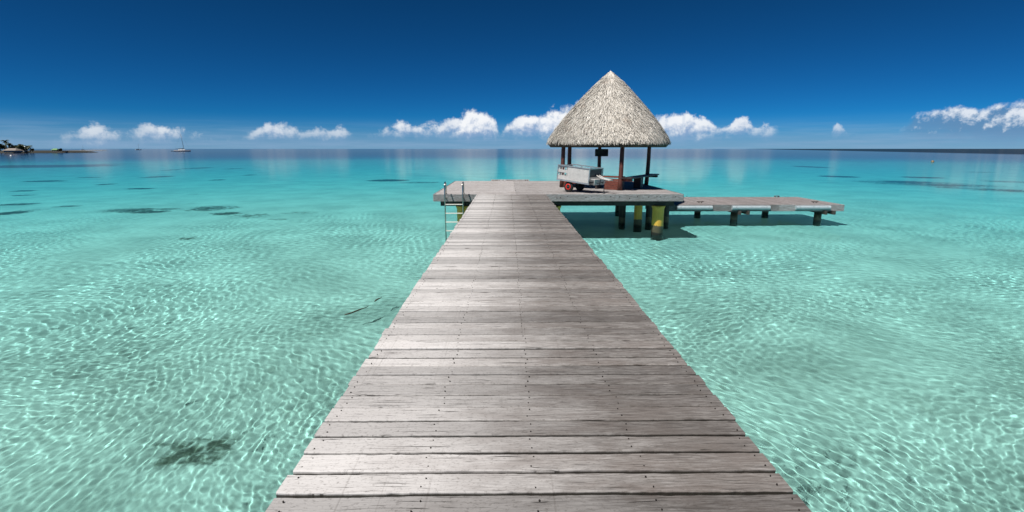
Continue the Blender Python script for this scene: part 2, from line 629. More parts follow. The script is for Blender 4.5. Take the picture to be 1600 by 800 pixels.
rows = rows_of((-2.5, 0.0145))
half = 1.14 * np.maximum(rows, 0) + 3.4
NX = 1150
X, Y = fan_grid(rows, NX, half)
Z = np.zeros_like(X)
sp = np.maximum(np.gradient(rows)[:, None], (2 * half / NX)[:, None])
wr = np.random.default_rng(5)
n_near = int(np.searchsorted(rows, 140))
Xn, Yn, spn = X[:n_near], Y[:n_near], sp[:n_near]
# slow warp so that the ripples do not line up
wx = 0.25 * np.sin(0.9 * Xn + 0.5 * Yn + 1.0) + 0.18 * np.sin(-0.6 * Xn + 1.3 * Yn)
wy = 0.25 * np.sin(0.7 * Yn - 0.8 * Xn + 2.0) + 0.18 * np.sin(1.2 * Xn + 0.4 * Yn + 0.7)
for i in range(72):
    lam = 0.062 * 2 ** wr.uniform(0, 2.7)
    k = 2 * math.pi / lam
    th = wr.normal(1.05, 0.85)
    amp = 0.00086 * lam ** 1.0
    fade = np.clip(lam / (2.6 * spn) - 1, 0, 1)
    if fade.max() <= 0:
        continue
    Z[:n_near] += amp * fade * np.sin(k * ((Xn + wx) * math.cos(th) + (Yn + wy) * math.sin(th)) + wr.uniform(0, 7))
# gusts: patches a little rougher and smoother
gust = np.sin(0.35 * Xn + 0.2 * Yn) * np.sin(0.27 * Yn - 0.1 * Xn + 1) + .6 * np.sin(1.1 * Xn - .7 * Yn + np.sin(.8 * Yn)) * np.sin(.9 * Yn + .5 * Xn)
Z[:n_near] *= (0.92 + 0.34 * gust) * np.interp(Yn, [4, 7, 12, 30, 60], [0.82, 1.1, 1.55, 2.1, 2.1])
dep = lagoon_depth(X, Y)
Dd = np.hypot(X, Y)
edge = X - (310 + 0.45 * (Y - 338))
deepR = np.clip(edge / 30 + 0.5, 0, 1) * np.clip((Y - 150) / 120, 0, 1)
calm = np.interp(Dd, [0, 100, 150, 600, 900, 4000], [1, 1, 1, 1, 1, 1]) * (1 - 0.72 * deepR)
M_water = water_material()
water = grid_mesh('water', X, Y, Z + WATER_Z, {'depth': dep, 'calm': calm, 'ripple': np.interp(Dd, [0, 20, 80, 200, 600], [.03, .05, .10, .10, .09])}, M_water)
tag(water, kind='structure')
water.cycles.is_caustics_caster = True

# sea bed
rb = rows_of((-4.0, 0.09))
hb = 1.3 * np.maximum(rb, 0) + 6
Xb, Yb = fan_grid(rb, 320, hb)
depb = lagoon_depth(Xb, Yb)
rip = 0.02 * np.sin(2.1 * Xb + 1.2 * Yb) * np.sin(1.7 * Yb - 0.6 * Xb) + 0.015 * np.sin(4.3 * Xb - 3.1 * Yb + np.sin(Xb))
rip *= np.clip(2 - Yb / 40, 0, 1)
weed = np.zeros_like(Xb)


def patch(px, py, wpx, hpx, s=1.0, slope=0.0):
    """a darker reef or weed area measured in the photograph, set down on the sea bed in metres"""
    if py < 380:
        wpx, hpx = wpx * 1.35, hpx * 1.25
        if py > 300:
            s = s * 0.90
    c = at(px, py, WATER_Z - 0.25)
    ex = at(px + wpx / 2, py, WATER_Z - 0.25)
    a = at(px, py - hpx / 2, WATER_Z - 0.25)
    bq = at(px, py + hpx / 2, WATER_Z - 0.25)
    L = at(px - wpx / 2, py - slope * wpx / 2, WATER_Z - 0.25)
    Rr = at(px + wpx / 2, py + slope * wpx / 2, WATER_Z - 0.25)
    u = Vector((Rr.x - L.x, Rr.y - L.y)) / 2
    lu = max(u.length, .2)
    u = u / lu
    v = Vector((-u.y, u.x))
    hy = max(abs(a.y - bq.y) / 2, 0.25)
    q1 = ((Xb - c.x) * u.x + (Yb - c.y) * u.y) / lu
    q2 = ((Xb - c.x) * v.x + (Yb - c.y) * v.y) / hy
    np.maximum(weed, s * np.exp(-((q1 ** 2 + q2 ** 2) ** 1.5) * 0.8), out=weed)


for a in [(300, 690, 210, 74, 0.74), (425, 775, 60, 90, 0.72), (60, 770, 160, 60, 0.25), (470, 640, 60, 40, 0.35), (1240, 600, 40, 16, 0.5),
          (295, 375.5, 44, 5, 0.85), (60, 261, 200, 5, 1.0), (170, 257.5, 90, 2.5, 0.7), (14, 336, 46, 8, 0.95), (30, 322, 60, 6, 0.85), (38, 300.5, 40, 3, 0.95), (36, 307.5, 50, 3, 0.8),
          (70, 285, 60, 3, 0.85), (140, 279, 40, 2, 0.8), (166, 290, 26, 3, 0.8), (268, 267, 24, 2, 0.85), (246, 278, 40, 4, 0.8),
          (310, 264, 40, 3, 0.8), (220, 297, 46, 2.4, 0.95), (365, 265, 30, 2, 0.8), (340, 283, 26, 2, 0.85), (390, 275, 24, 2, 0.8),
          (200, 331, 90, 9, 0.85), (235, 334, 60, 6, 0.9), (330, 328, 90, 11, 0.8), (395, 340, 80, 10, 0.75), (470, 335, 70, 8, 0.72), (265, 329, 50, 5, 0.8), (355, 336, 60, 6, 0.85), (440, 345, 50, 5, 0.7), (60, 330, 60, 5, 0.7), (120, 335, 50, 4, 0.6), (105, 325, 40, 5, 0.8), (305, 306, 30, 3, 0.7), (300, 320, 26, 3, 0.7), (390, 315, 60, 4, 0.5),
          (605, 283.5, 60, 3.6, 0.95), (655, 287, 80, 3.5, 0.7), (660, 276, 60, 2.5, 0.6), (500, 300, 60, 4, 0.5), (450, 290, 40, 3, 0.5), (560, 260, 40, 2, 0.6),
          (1265, 262, 40, 4, 0.9), (1250, 255, 50, 2, 0.6), (1120, 256, 24, 2, 0.7), (1115, 260, 26, 2, 0.7), (1070, 257, 30, 2, 0.5), (1180, 259, 30, 2, 0.5),
          (1310, 277.5, 50, 3.4, 0.95), (1440, 279, 70, 3, 0.95, 0.03), (1440, 289, 250, 12, 0.72, 0.05), (1560, 299, 150, 9, 0.72, 0.05), (1420, 286, 110, 4, 0.8, 0.03), (1490, 296, 90, 3, 0.8, 0.03), (1580, 286, 90, 6, 0.7), (1530, 270.5, 60, 2, 0.7), (1350, 254, 80, 2, 0.7), (1300, 287, 60, 4, 0.6)]:
    patch(*a)
weed = np.maximum(weed, 0.0)


def seabed_material():
    m, g, b = material('lagoon_sand')
    pos = g.new('ShaderNodeNewGeometry').outputs['Position']
    wd = g.attr('weed').outputs['Fac']
    n1 = g.noise(pos, 0.42, 6, 0.62)
    n2 = g.noise(pos, 3.2, 5, 0.65)
    n3 = g.noise(pos, 0.06, 4, 0.55)
    sand = g.mix(g.step(n1, 0.3, 0.7), (0.33, 0.335, 0.285), (0.60, 0.60, 0.515))
    sand = g.mix(g.math('MULTIPLY', g.step(n2, 0.52, 0.72), 0.35), sand, (0.36, 0.35, 0.28))
    sand = g.mix(g.math('MULTIPLY', g.step(n3, 0.45, 0.7), 0.25), sand, (0.42, 0.44, 0.38))
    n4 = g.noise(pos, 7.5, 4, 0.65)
    cl = g.attr('far_pale').outputs['Fac']
    sand = g.mix(g.math('MULTIPLY', cl, 0.45), sand, (0.74, 0.76, 0.70))  # sand colour gets paler with distance
    mask = g.math('ADD', g.math('MULTIPLY', n1, 0.35), g.math('ADD', g.math('MULTIPLY', n2, 0.35), g.math('MULTIPLY', n4, 0.30)))
    lim = g.math('SUBTRACT', 0.87, g.math('MULTIPLY', wd, 0.60))
    k = g.step(g.math('SUBTRACT', mask, lim), -0.05, 0.10)
    c = g.mix(g.math('MULTIPLY', k, 0.93), sand, (0.075, 0.078, 0.055))
    g.put(b.inputs['Base Color'], c)
    b.inputs['Roughness'].default_value = 1.0
    b.inputs['Specular IOR Level'].default_value = 0.0
    return m


M_sand = seabed_material()
bed = grid_mesh('seabed', Xb, Yb, WATER_Z - depb + rip, {'weed': weed, 'far_pale': np.interp(np.hypot(Xb, Yb), [7, 16, 40], [0, .55, 1])}, M_sand)
tag(bed, kind='structure')
bed.cycles.is_caustics_receiver = True


# ------------------------------------------------------------------ boardwalk boards
def board(mb, x0, x1, y0, y1, th, rnd, segs, rough, axis='X', ztop=0.0):
    """one plank with worn, slightly ragged edges and a little twist"""
    prof_n = 8
    vs = []
    tw = random.uniform(-0.003, 0.003)
    zc = random.uniform(-0.003, 0.003)
    ra = np.cumsum(RNG.normal(0, rough * .5, segs + 1))
    ra -= np.linspace(ra[0], ra[-1], segs + 1)
    rb2 = np.cumsum(RNG.normal(0, rough * .5, segs + 1))
    rb2 -= np.linspace(rb2[0], rb2[-1], segs + 1)
    ra = np.clip(ra, -.004, .004) + np.abs(RNG.normal(0, rough * .6, segs + 1))
    rb2 = np.clip(rb2, -.004, .004) - np.abs(RNG.normal(0, rough * .6, segs + 1))
    ex0, ex1 = random.uniform(-.012, .012), random.uniform(-.012, .012)
    for i in range(segs + 1):
        t = i / segs
        x = x0 + ex0 + (x1 + ex1 - x0 - ex0) * t
        a, c = y0 + ra[i], y1 + rb2[i]
        dz = zc + tw * (t - .5) * 2
        e = 0.005
        prof = [(a, -th), (a, -0.007), (a + e, -0.0008), (a + (c - a) * .33, -0.0012), (a + (c - a) * .66, -0.0012), (c - e, -0.0008), (c, -0.007), (c, -th)]
        for (yy, zz) in prof:
            zz = zz + (dz if zz > -th else 0) + ztop
            vs.append((x, yy, zz) if axis == 'X' else (yy, x, zz))
    fs = []
    n = prof_n
    for i in range(segs):
        for k in range(n - 1):
            q = (i * n + k, (i + 1) * n + k, (i + 1) * n + k + 1, i * n + k + 1)
            fs.append(q if axis == 'X' else tuple(reversed(q)))
    e0 = tuple(range(n))
    e1 = tuple(segs * n + k for k in reversed(range(n)))
    if axis != 'X':
        e0, e1 = tuple(reversed(e0)), tuple(reversed(e1))
    fs += [e0, e1]
    mb.add(vs, fs, rnd)


def nail(mb, x, y, z, r):
    n = 7
    vs = [(x + r * math.cos(2 * math.pi * k / n), y + r * math.sin(2 * math.pi * k / n), z) for k in range(n)]
    vs2 = [(p[0] * 1, p[1] * 1, z - 0.01) for p in vs]
    mb.add(vs + vs2, [tuple(range(n))] + [(k, k + n, (k + 1) % n + n, (k + 1) % n) for k in range(n)], 0)


PXL, PXR = -1.10, 1.375
PLY0, PLY1 = 18.40, 26.25
PLX0, PLX1 = -2.65, 6.33

pier = thing('wooden_pier', 'long straight walkway of grey weathered planks leading out over the turquoise lagoon', 'pier', (0.135, 0, 0))


def local(mb, loc):
    mb.v = [(p[0] - loc[0], p[1] - loc[1], p[2] - loc[2]) for p in mb.v]
    return mb


deck, nails = MB(), MB()
y = -2.2
stringers = [PXL + 0.06, PXL + 0.68, 0.135, PXR - 0.68, PXR - 0.06]
i = 0
while y < PLY0 - 0.10:
    w = random.uniform(0.137, 0.158)
    gap = random.choice([0.009, 0.013, 0.016, 0.019, 0.024])
    y1 = min(y + w, PLY0 - 0.004)
    near = y < 7
    board(deck, PXL, PXR, y, y1, 0.045, random.random(), 90 if near else 26, 0.0022 if near else 0.0016)
    for sx in stringers:
        for q in (0.24, 0.76):
            if random.random() < 0.93:
                nail(nails, sx + random.uniform(-.018, .018), y + (y1 - y) * q + random.uniform(-.008, .008), 0.0045, random.uniform(.0030, .0046))
    y = y1 + gap
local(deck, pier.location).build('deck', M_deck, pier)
nb_ = local(nails, pier.location).build('nails', M_nail, pier)
tag(nb_, kind='stuff')
for sx in stringers:
    mb = MB().box((sx, (PLY0 - 2.2) / 2, -0.142), (0.09, PLY0 + 2.1, 0.19), bev=.006)
    local(mb, pier.location).build('joist', M_beam, pier)
for py_ in (-1.5, 2.2, 5.6, 9.0, 12.4, 15.8):
    mb = MB().box((0.135, py_, -0.335), (2.5, 0.16, 0.19), bev=.008)
    local(mb, pier.location).build('crossbeam', M_beam, pier)
    for sx in (PXL + 0.35, PXR - 0.35):
        mb = MB().lathe([(0.15, -3.0), (0.15, -1.8), (0.14, -0.432)], (sx, py_, 0), 18)
        p = local(mb, pier.location).build('pile', M_pile_d, pier)
        p.cycles.is_caustics_receiver = True

# ------------------------------------------------------------------ square platform at the end
plat = thing('pier_platform', 'square weathered plank platform on yellow piles at the end of the pier', 'platform', (1.84, 22.3, 0))
pd = MB()
y = PLY0 + 0.047
while y < PLY1 - 0.06:
    w = random.uniform(0.137, 0.152)
    y1 = min(y + w, PLY1 - 0.045)
    board(pd, PLX0 + .03, 0.305, y, y1, 0.045, random.uniform(.55, 1.0), 24, 0.0014)
    board(pd, 0.315, PLX1 - .03, y, y1, 0.045, random.uniform(.25, .75), 34, 0.0014)
    y = y1 + random.choice([0.006, 0.009, 0.012])
local(pd, plat.location).build('deck', M_plat, plat)


def fascia(x0, x1, y0, y1, zt, h, mat, parent, splits, name='fascia'):
    mb = MB()
    n = splits
    for k in range(n):
        t0, t1 = k / n, (k + 1) / n
        ax, bx_ = x0 + (x1 - x0) * t0, x0 + (x1 - x0) * t1
        ay, by_ = y0 + (y1 - y0) * t0, y0 + (y1 - y0) * t1
        c = ((ax + bx_) / 2, (ay + by_) / 2, zt - h / 2)
        s = (abs(bx_ - ax) - .004 if abs(x1 - x0) > .1 else .045, abs(by_ - ay) - .004 if abs(y1 - y0) > .1 else .045, h)
        mb.box(c, s, bev=.006, a=random.random())
    return local(mb, parent.location).build(name, mat, parent)


fascia(PLX0, PXL - 0.0, PLY0 + .0225, PLY0 + .0225, 0.003, 0.255, M_fascia, plat, 1)
fascia(PXL + .002, PXR - .002, PLY0 + .0225, PLY0 + .0225, -0.005, 0.247, M_fascia, plat, 1)
fascia(PXR, PLX1, PLY0 + .0225, PLY0 + .0225, 0.003, 0.255, M_fascia, plat, 2)
fascia(PLX0, PLX1, PLY1 - .0225, PLY1 - .0225, 0.003, 0.255, M_fascia, plat, 3)
fascia(PLX0 + .0, PLX0 + .0, PLY0 + .047, PLY1 - .047, 0.003, 0.255, M_fascia, plat, 2)
fascia(PLX1, PLX1, PLY0 + .047, PLY1 - .047, 0.003, 0.255, M_fascia, plat, 2)
for k in range(22):
    x = PXR + .35 + k * .225 + random.uniform(-.05, .05)
    if random.random() < .62:
        mb = MB().lathe([(.018, -.006), (.018, .004), (.010, .008)], (x, PLY0 - .002, -.10 + random.uniform(-.05, .04)), 8, rot=Matrix.Rotation(R(90), 3, 'X'))
        local(mb, plat.location).build('bolt', M_nail, plat)
kb = MB().box((0.13, PLY1 + .03, 0.012), (1.95, 0.10, 0.11), bev=.008, a=.9)
local(kb, plat.location).build('step_board', M_plat, plat)
for yy in (18.9, 21.2, 23.5, 25.7):
    mb = MB().box((1.84, yy, -0.355), (8.6, 0.17, 0.20), bev=.008)
    local(mb, plat.location).build('crossbeam', M_beam, plat)
for xx in (-2.3, -0.9, 0.5, 1.9, 3.3, 4.7, 6.05):
    mb = MB().box((xx, 22.3, -0.150), (0.09, 7.6, 0.20), bev=.006)
    local(mb, plat.location).build('joist', M_beam, plat)


def pile(x, y, r, mat, parent, top=-0.456, cap=True):
    prof = [(r, -3.4), (r, top - .25)]
    prof += [(r * 1.0, top - .12), (r * 1.18, top - .03), (r * 1.18, top)] if cap else [(r, top)]
    mb = MB().lathe(prof, (x, y, 0), 28)
    p = local(mb, parent.location).build('pile', mat, parent)
    p.cycles.is_caustics_receiver = True
    return p


for (x, yy) in ((-1.66, 18.93), (1.74, 18.93), (5.60, 18.93)):
    pile(x, yy, 0.215, M_pile_y, plat)
c = at(996, 355, WATER_Z)
pile(c.x, c.y, 0.165, M_pile_y, plat)
for (px, py, r) in ((971.5, 351, .14), (1013, 352, .13), (1040, 350.5, .12)):
    c = at(px, py, WATER_Z)
    pile(c.x, c.y, r, M_pile_d, plat, cap=False)
for (x, yy) in ((-1.7, 25.7), (1.74, 25.7), (5.6, 25.7), (-1.7, 22.3), (1.74, 22.3)):
    pile(x, yy, 0.17, M_pile_d, plat, cap=False)

# ------------------------------------------------------------------ lower landing dock on the right
DZ = -0.75
DX0, DX1, DY0, DY1 = 6.0, 14.45, 21.80, 25.45
dock = thing('landing_dock', 'low narrow dock of grey planks joined to the right side of the platform', 'dock', (10.2, 23.6, DZ))
dd = MB()
x = DX0
while x < DX1 - .06:
    w = random.uniform(.137, .152)
    x1 = min(x + w, DX1 - .045)
    board(dd, DY0 + .047, DY1 - .047, x, x1, .045, random.uniform(.35, .72), 16, .0014, 'Y', DZ)
    x = x1 + random.choice([.006, .009, .012])
local(dd, dock.location).build('deck', M_dock, dock)
fascia(DX0, DX1, DY0 + .0225, DY0 + .0225, DZ + .003, 0.28, M_fascia, dock, 3)
fascia(DX0, DX1, DY1 - .0225, DY1 - .0225, DZ + .003, 0.28, M_fascia, dock, 3)
fascia(DX1 - .0225, DX1 - .0225, DY0 + .047, DY1 - .047, DZ + .003, 0.28, M_fascia, dock, 1)
for yy in (22.4, 23.6, 24.8):
    mb = MB().box(((DX0 + DX1) / 2, yy, DZ - .14), (DX1 - DX0 - .12, .09, .18), bev=.006)
    local(mb, dock.location).build('joist', M_beam, dock)
for px in (1148, 1279):
    c = at(px, 347, WATER_Z)
    for q in (-.18, .18):
        mb = MB().box((c.x + q + .12, 23.5, DZ - .325), (.10, 3.75, .16), bev=.008)
        local(mb, dock.location).build('crossbeam', M_beam, dock)
    pile(c.x, c.y + .12, .15, M_pile_d, dock, DZ - .408, False)
for px in (1115.5, 1231):
    c = at(px, 344, WATER_Z)
    pile(c.x, 24.9, .15, M_pile_d, dock, DZ - .238, False)
for (pa, pb) in ((1057, 1112), (1143, 1202), (1242, 1296)):
    xa, xb = at_y(pa, 324, DY0).x, at_y(pb, 324, DY0).x
    mb = MB()
    prof = [Vector((0, -0.075 - .055 * math.sin(t), .085 * math.cos(t))) for t in [math.pi * k / 8 for k in range(9)]]
    prof = [Vector((0, 0, .085))] + prof + [Vector((0, 0, -.085))]
    n = len(prof)
    vs = [Vector((xx, DY0 - .001, DZ - .115)) + p for xx in (xa, xb) for p in prof]
    fs = [(k, k + 1, n + k + 1, n + k) for k in range(n - 1)] + [tuple(range(n)), tuple(reversed(range(n, 2 * n)))]
    mb.add(vs, fs, 0)
    fo = local(mb, dock.location).build('fender', M_fender, dock)
    for k in range(3):
        xx = xa + (xb - xa) * (.1 + .4 * k)
        bb = MB().lathe([(.016, 0), (.016, .008)], (xx, DY0 - .12, DZ - .075), 8, rot=Matrix.Rotation(R(125), 3, 'X'))
        local(bb, dock.location).build('bolt', M_nail, fo)


def cleat(p, parent):
    mb = MB()
    p = Vector(p)
    for q in (-.06, .06):
        mb.box(p + Vector((q, 0, .025)), (.03, .03, .05), bev=.006)
    mb.tube([p + Vector((-.15, 0, .06)), p + Vector((0, 0, .052)), p + Vector((.15, 0, .06))], .016, 8)
    local(mb, parent.location).build('cleat', M_beam, parent)


cleat(at(1094, 317, DZ), dock)
cleat(at(1273, 317, DZ), dock)
c = at(1212, 307.6, DZ)
mb = MB().box((c.x, c.y - .1, DZ + .05), (.24, .10, .03), bev=.005).box((c.x - .09, c.y - .1, DZ + .02), (.03, .08, .035)).box((c.x + .09, c.y - .1, DZ + .02), (.03, .08, .035))
local(mb, dock.location).build('bracket', M_fascia, dock)

# ------------------------------------------------------------------ bathing ladder
lad = thing('bathing_ladder', 'steel swim ladder with hooped handrails on the left front of the platform', 'ladder', (-2.0, 18.1, 0))
LY = 18.12
lx = [at_y(695.5, 320, LY).x, at_y(723.5, 320, LY).x]
for x in lx:
    pts = [(x, LY, -2.35), (x, LY, 0.28)]
    for k in range(1, 9):
        t = math.pi * k / 8
        pts.append((x, LY + .19 - .19 * math.cos(t), .28 + .16 * math.sin(t)))
    pts.append((x, LY + .38, 0.012))
    mb = MB().tube(pts, .023, 12)
    local(mb, lad.location).build('rail', M_steel, lad)
    f = MB().lathe([(.05, 0.003), (.05, .014), (.026, .018)], (x, LY + .38, .0), 14)
    local(f, lad.location).build('foot_plate', M_steel, lad)
    br = MB().box((x, LY + .14, -.12), (.035, .262, .03), bev=.004)
    local(br, lad.location).build('bracket', M_steel, lad)
for k in range(6):
    z = at_y(700, 319.5, LY).z - k * .315
    mb = MB().box(((lx[0] + lx[1]) / 2, LY, z), (lx[1] - lx[0] - .03, .075, .03), bev=.01)
    local(mb, lad.location).build('rung', M_rung, lad)

# ------------------------------------------------------------------ thatched shade hut
F_, R_, L_, B_ = Vector((4.39, 20.15)), Vector((6.24, 23.15)), Vector((2.29, 21.9)), Vector((4.42, 25.1))
HC = Vector((4.33, 22.55))
hut = thing('shade_hut', 'open shade hut with tall grey thatched roof on dark red posts', 'hut', (HC.x, HC.y, 0))
EAVE, APEX = 1.80, at_y(952, 111, HC.y).z
S_ = L_ + (B_ - L_) * .19
lean = {'F': (.13, .25), 'R': (.10, .1), 'L': (.10, .1), 'B': (.03, 0), 'S': (0, .05)}
for nme, p in (('F', F_), ('R', R_), ('L', L_), ('B', B_), ('S', S_)):
    a = lean[nme]
    mb = MB()
    pts = []
    rr = []
    for k in range(8):
        t = k / 7
        wob = .012 * math.sin(t * 5 + p.x * 3)
        pts.append((p.x + a[0] * t + wob, p.y + a[1] * t, 0.004 + 2.15 * t))
        rr.append(.092 - .012 * t)
    mb.tube(pts, rr, 14)
    local(mb, hut.location).build('post', M_post, hut)

ux = (R_ - F_).normalized()
uy = (L_ - F_).normalized()
HX, HY = (R_ - F_).length / 2 + .48, (L_ - F_).length / 2 + 1.12


def outline(t):
    """rounded rectangle of the eaves, t in radians"""
    c, s = math.cos(t), math.sin(t)
    e = 3.8
    k = (abs(c / HX) ** e + abs(s / HY) ** e) ** (-1 / e)
    return ux * (c * k) + uy * (s * k)


ext = [outline(2 * math.pi * k / 200).x for k in range(200)]
print('roof x extent', HC.x + min(ext), HC.x + max(ext))


def roofp(t, h, off=0.0):
    r = 1 - h ** 1.25
    off *= min(1, (1 - h) * 4 + .25)
    q = outline(t)
    # towards the top the plan becomes round
    rd = (HX + HY) / 2
    m = h ** .8
    qd = q.normalized() * rd * 1.06
    q = q * (1 - m) + qd * m
    return Vector((HC.x + q.x * (r + off / rd), HC.y + q.y * (r + off / rd), EAVE + (APEX - EAVE) * h + off * .6))


def thatch_mat():
    m, g, b = material('dry_palm_thatch')
    rnd = g.attr('rnd').outputs['Fac']
    pos = g.new('ShaderNodeTexCoord').outputs['Object']
    n = g.noise(pos, 1.1, 5, .6)
    n2 = g.noise(g.vmath('MULTIPLY', pos, (3.0, 3.0, 1.0)), 6.0, 3, .6)
    c = g.ramp(rnd, [(0.0, (0.05, 0.045, 0.034)), (0.16, (0.21, 0.19, 0.17)), (0.42, (0.46, 0.425, 0.375)), (0.75, (0.64, 0.60, 0.54)), (1.0, (0.80, 0.765, 0.71))])
    c = g.mix(g.math('MULTIPLY', g.step(n, .56, .74), .5), c, (0.27, 0.19, 0.145))
    c = g.mix(g.math('MULTIPLY', g.step(n2, .5, .75), .35), c, (0.17, 0.16, 0.15))
    g.put(b.inputs['Base Color'], c)
    b.inputs['Roughness'].default_value = .85
    b.inputs['Specular IOR Level'].default_value = .2
    return m


M_thatch = thatch_mat()
M_under = painted('thatch_underside', (0.11, 0.085, 0.06), .9, .3, 8)
th = MB()
NT_, NH_ = 72, 18
# body of the thatch: outer skin, cut eave edge, inner skin
vs, fs = [], []
for j in range(NH_ + 1):
    h = j / NH_ * 0.985
    for k in range(NT_):
        vs.append(roofp(2 * math.pi * k / NT_, h))
for j in range(NH_ + 1):
    h = j / NH_ * 0.95
    for k in range(NT_):
        p = roofp(2 * math.pi * k / NT_, h)
        vs.append(Vector((HC.x + (p.x - HC.x) * .95, HC.y + (p.y - HC.y) * .95, p.z - .14)))
o2 = (NH_ + 1) * NT_
for j in range(NH_):
    for k in range(NT_):
        k2 = (k + 1) % NT_
        fs.append((j * NT_ + k, j * NT_ + k2, (j + 1) * NT_ + k2, (j + 1) * NT_ + k))
        fs.append((o2 + j * NT_ + k2, o2 + j * NT_ + k, o2 + (j + 1) * NT_ + k, o2 + (j + 1) * NT_ + k2))
for k in range(NT_):
    k2 = (k + 1) % NT_
    fs.append((k2, k, o2 + k, o2 + k2))
fs.append(tuple(NH_ * NT_ + k for k in range(NT_)))
th.add(vs, fs, 0.0)
# courses of palm leaf strips hung down the slope
for j in range(46):
    h = (j / 46) ** 0.95
    circ = max(1 - h ** 1.25, .05)
    cnt = int(40 + 760 * circ)
    for k in range(cnt):
        t = 2 * math.pi * (k + random.random()) / cnt
        hh = min(max(h + random.uniform(-.018, .018), 0.0), .985)
        ln = random.uniform(.05, .125)
        h1, h0 = min(hh + ln * .6, .995), hh - ln * .35
        dt = random.gauss(0, .018) / max(circ, .15)
        wd = random.uniform(.005, .0115)
        a = roofp(t + dt, h1, .015)
        if h0 < 0:
            q = roofp(t - dt, 0, .03 + random.uniform(0, .05))
            bq = q + Vector((0, 0, max(h0, -random.uniform(.018, .042)) * (APEX - EAVE) * 1.0))
        else:
            bq = roofp(t - dt, h0, .03 + random.uniform(0, .055))
        d = (bq - a).normalized()
        rad = Vector((a.x - HC.x, a.y - HC.y, 0))
        rad = rad.normalized() if rad.length > 1e-4 else Vector((1, 0, 0))
        side = d.cross(rad + Vector((0, 0, .8)))
        side = (side.normalized() + Vector((0, 0, random.gauss(0, .16))) + rad * random.gauss(0, .16)).normalized() * wd
        mid = (a + bq) / 2 + rad * .012
        th.add([a - side * .6, a + side * .6, mid + side, mid - side, bq + side * .5, bq - side * .5], [(0, 1, 2, 3), (3, 2, 4, 5)], min(1, max(0.06, random.gauss(.56, .22))))
# little cap of bound leaf at the top
for k in range(160):
    t = random.uniform(0, 2 * math.pi)
    a = Vector((HC.x, HC.y, APEX + random.uniform(-.03, .02)))
    bq = roofp(t, random.uniform(.88, .95), .05)
    d = (bq - a).normalized()
    s2 = d.cross(Vector((0, 0, 1))).normalized() * .022
    th.add([a - s2 * .5, a + s2 * .5, bq + s2, bq - s2], [(0, 1, 2, 3)], random.uniform(.3, .95))
local(th, hut.location).build('roof', M_thatch, hut)
# ring beam and rafters under the thatch
for (a, b2) in ((F_, R_), (R_, B_), (B_, L_), (L_, F_)):
    mb = MB().tube([(a.x + .05, a.y + .08, 2.06), (b2.x + .05, b2.y + .08, 2.06)], .05, 8)
    local(mb, hut.location).build('ring_beam', M_post, hut)
for k in range(12):
    t = 2 * math.pi * (k + .5) / 12
    a, b2 = roofp(t, .04), roofp(t, .93)
    mid = roofp(t, .5)
    sh = lambda p, s: Vector((HC.x + (p.x - HC.x) * s, HC.y + (p.y - HC.y) * s, p.z - .20))
    mb = MB().tube([sh(a, .93), sh(mid, .92), sh(b2, .8)], .035, 7)
    local(mb, hut.location).build('rafter', M_post, hut)

# ------------------------------------------------------------------ benches in the hut
bl = (R_ - F_)
ang = math.atan2(bl.y, bl.x)
mid = F_ + bl * .54
bench = thing('bench', 'dark plank bench on a thick pedestal between the front and right hut posts', 'bench', (mid.x + .22, mid.y - .12, 0), ang)
Lb = bl.length + .35
sm = MB()
for q in (-.115, .115):
    sm.box((0, q, .475), (Lb, .215, .05), bev=.008)
sm.build('seat', M_seat, bench)
MB().box((-Lb / 2 + .16, 0, .40), (.16, .40, .098), bev=.01).build('end_bearer', M_bench, bench)
MB().box((Lb / 2 - .2, 0, .40), (.14, .40, .098), bev=.01).build('end_bearer', M_seat, bench)
MB().box((-.35, 0, .226), (.36, .30, .446), bev=.012).build('pedestal', M_seat, bench)

bl = (L_ - F_)
ang2 = math.atan2(bl.y, bl.x)
mid = F_ + bl * .5
bench2 = thing('bench', 'red brown box bench with planked front behind the white cart', 'bench', (mid.x + .17, mid.y + .20, 0), ang2)
Lb = bl.length - .05
sm = MB()
for q in (-.12, .12):
    sm.box((0, q, .505), (Lb, .225, .05), bev=.008)
sm.build('seat', M_bench, bench2)
fr = MB()
for k in range(5):
    fr.box((-Lb / 2 + .36, .22, .048 + k * .088), (.68, .03, .082), bev=.006)
fr.build('front_panel', M_bench, bench2)
fr = MB()
for k in range(4):
    fr.box((.45, .22, .19 + k * .072 + .02), (1.0, .03, .066), bev=.006)
fr.build('front_panel', M_bench, bench2)
for q in (-Lb / 2 + .05, -.25, Lb / 2 - .12):
    MB().box((q, -.02, .24), (.09, .36, .476), bev=.01).build('leg', M_seat, bench2)
MB().box((Lb / 2 - .14, .215, .22), (.2, .04, .43), bev=.01).build('end_post', M_bench, bench2)

# ------------------------------------------------------------------ dark board on the far post
sp_ = at_y(940, 238.5, B_.y - .12)
sg = thing('sign_board', 'small black rounded board fixed to the rear hut post', 'sign', (sp_.x, sp_.y, sp_.z))
bm = bmesh.new()
w2, h2, rr_ = .315, .175, .04
pts = []
for (cx, cz, a0) in ((w2 - rr_, h2 - rr_, 0), (-w2 + rr_, h2 - rr_, 90), (-w2 + rr_, -h2 + rr_, 180), (w2 - rr_, -h2 + rr_, 270)):
    for k in range(6):
        t = R(a0 + 18 * k)
        pts.append((cx + rr_ * math.cos(t), cz + rr_ * math.sin(t)))
n = len(pts)
mb = MB()
mb.add([(p[0], -.02, p[1]) for p in pts] + [(p[0], .02, p[1]) for p in pts], [tuple(range(n)), tuple(reversed(range(n, 2 * n)))] + [(k, k + n, (k + 1) % n + n, (k + 1) % n) for k in range(n)])
mb.build('panel', M_sign, sg)
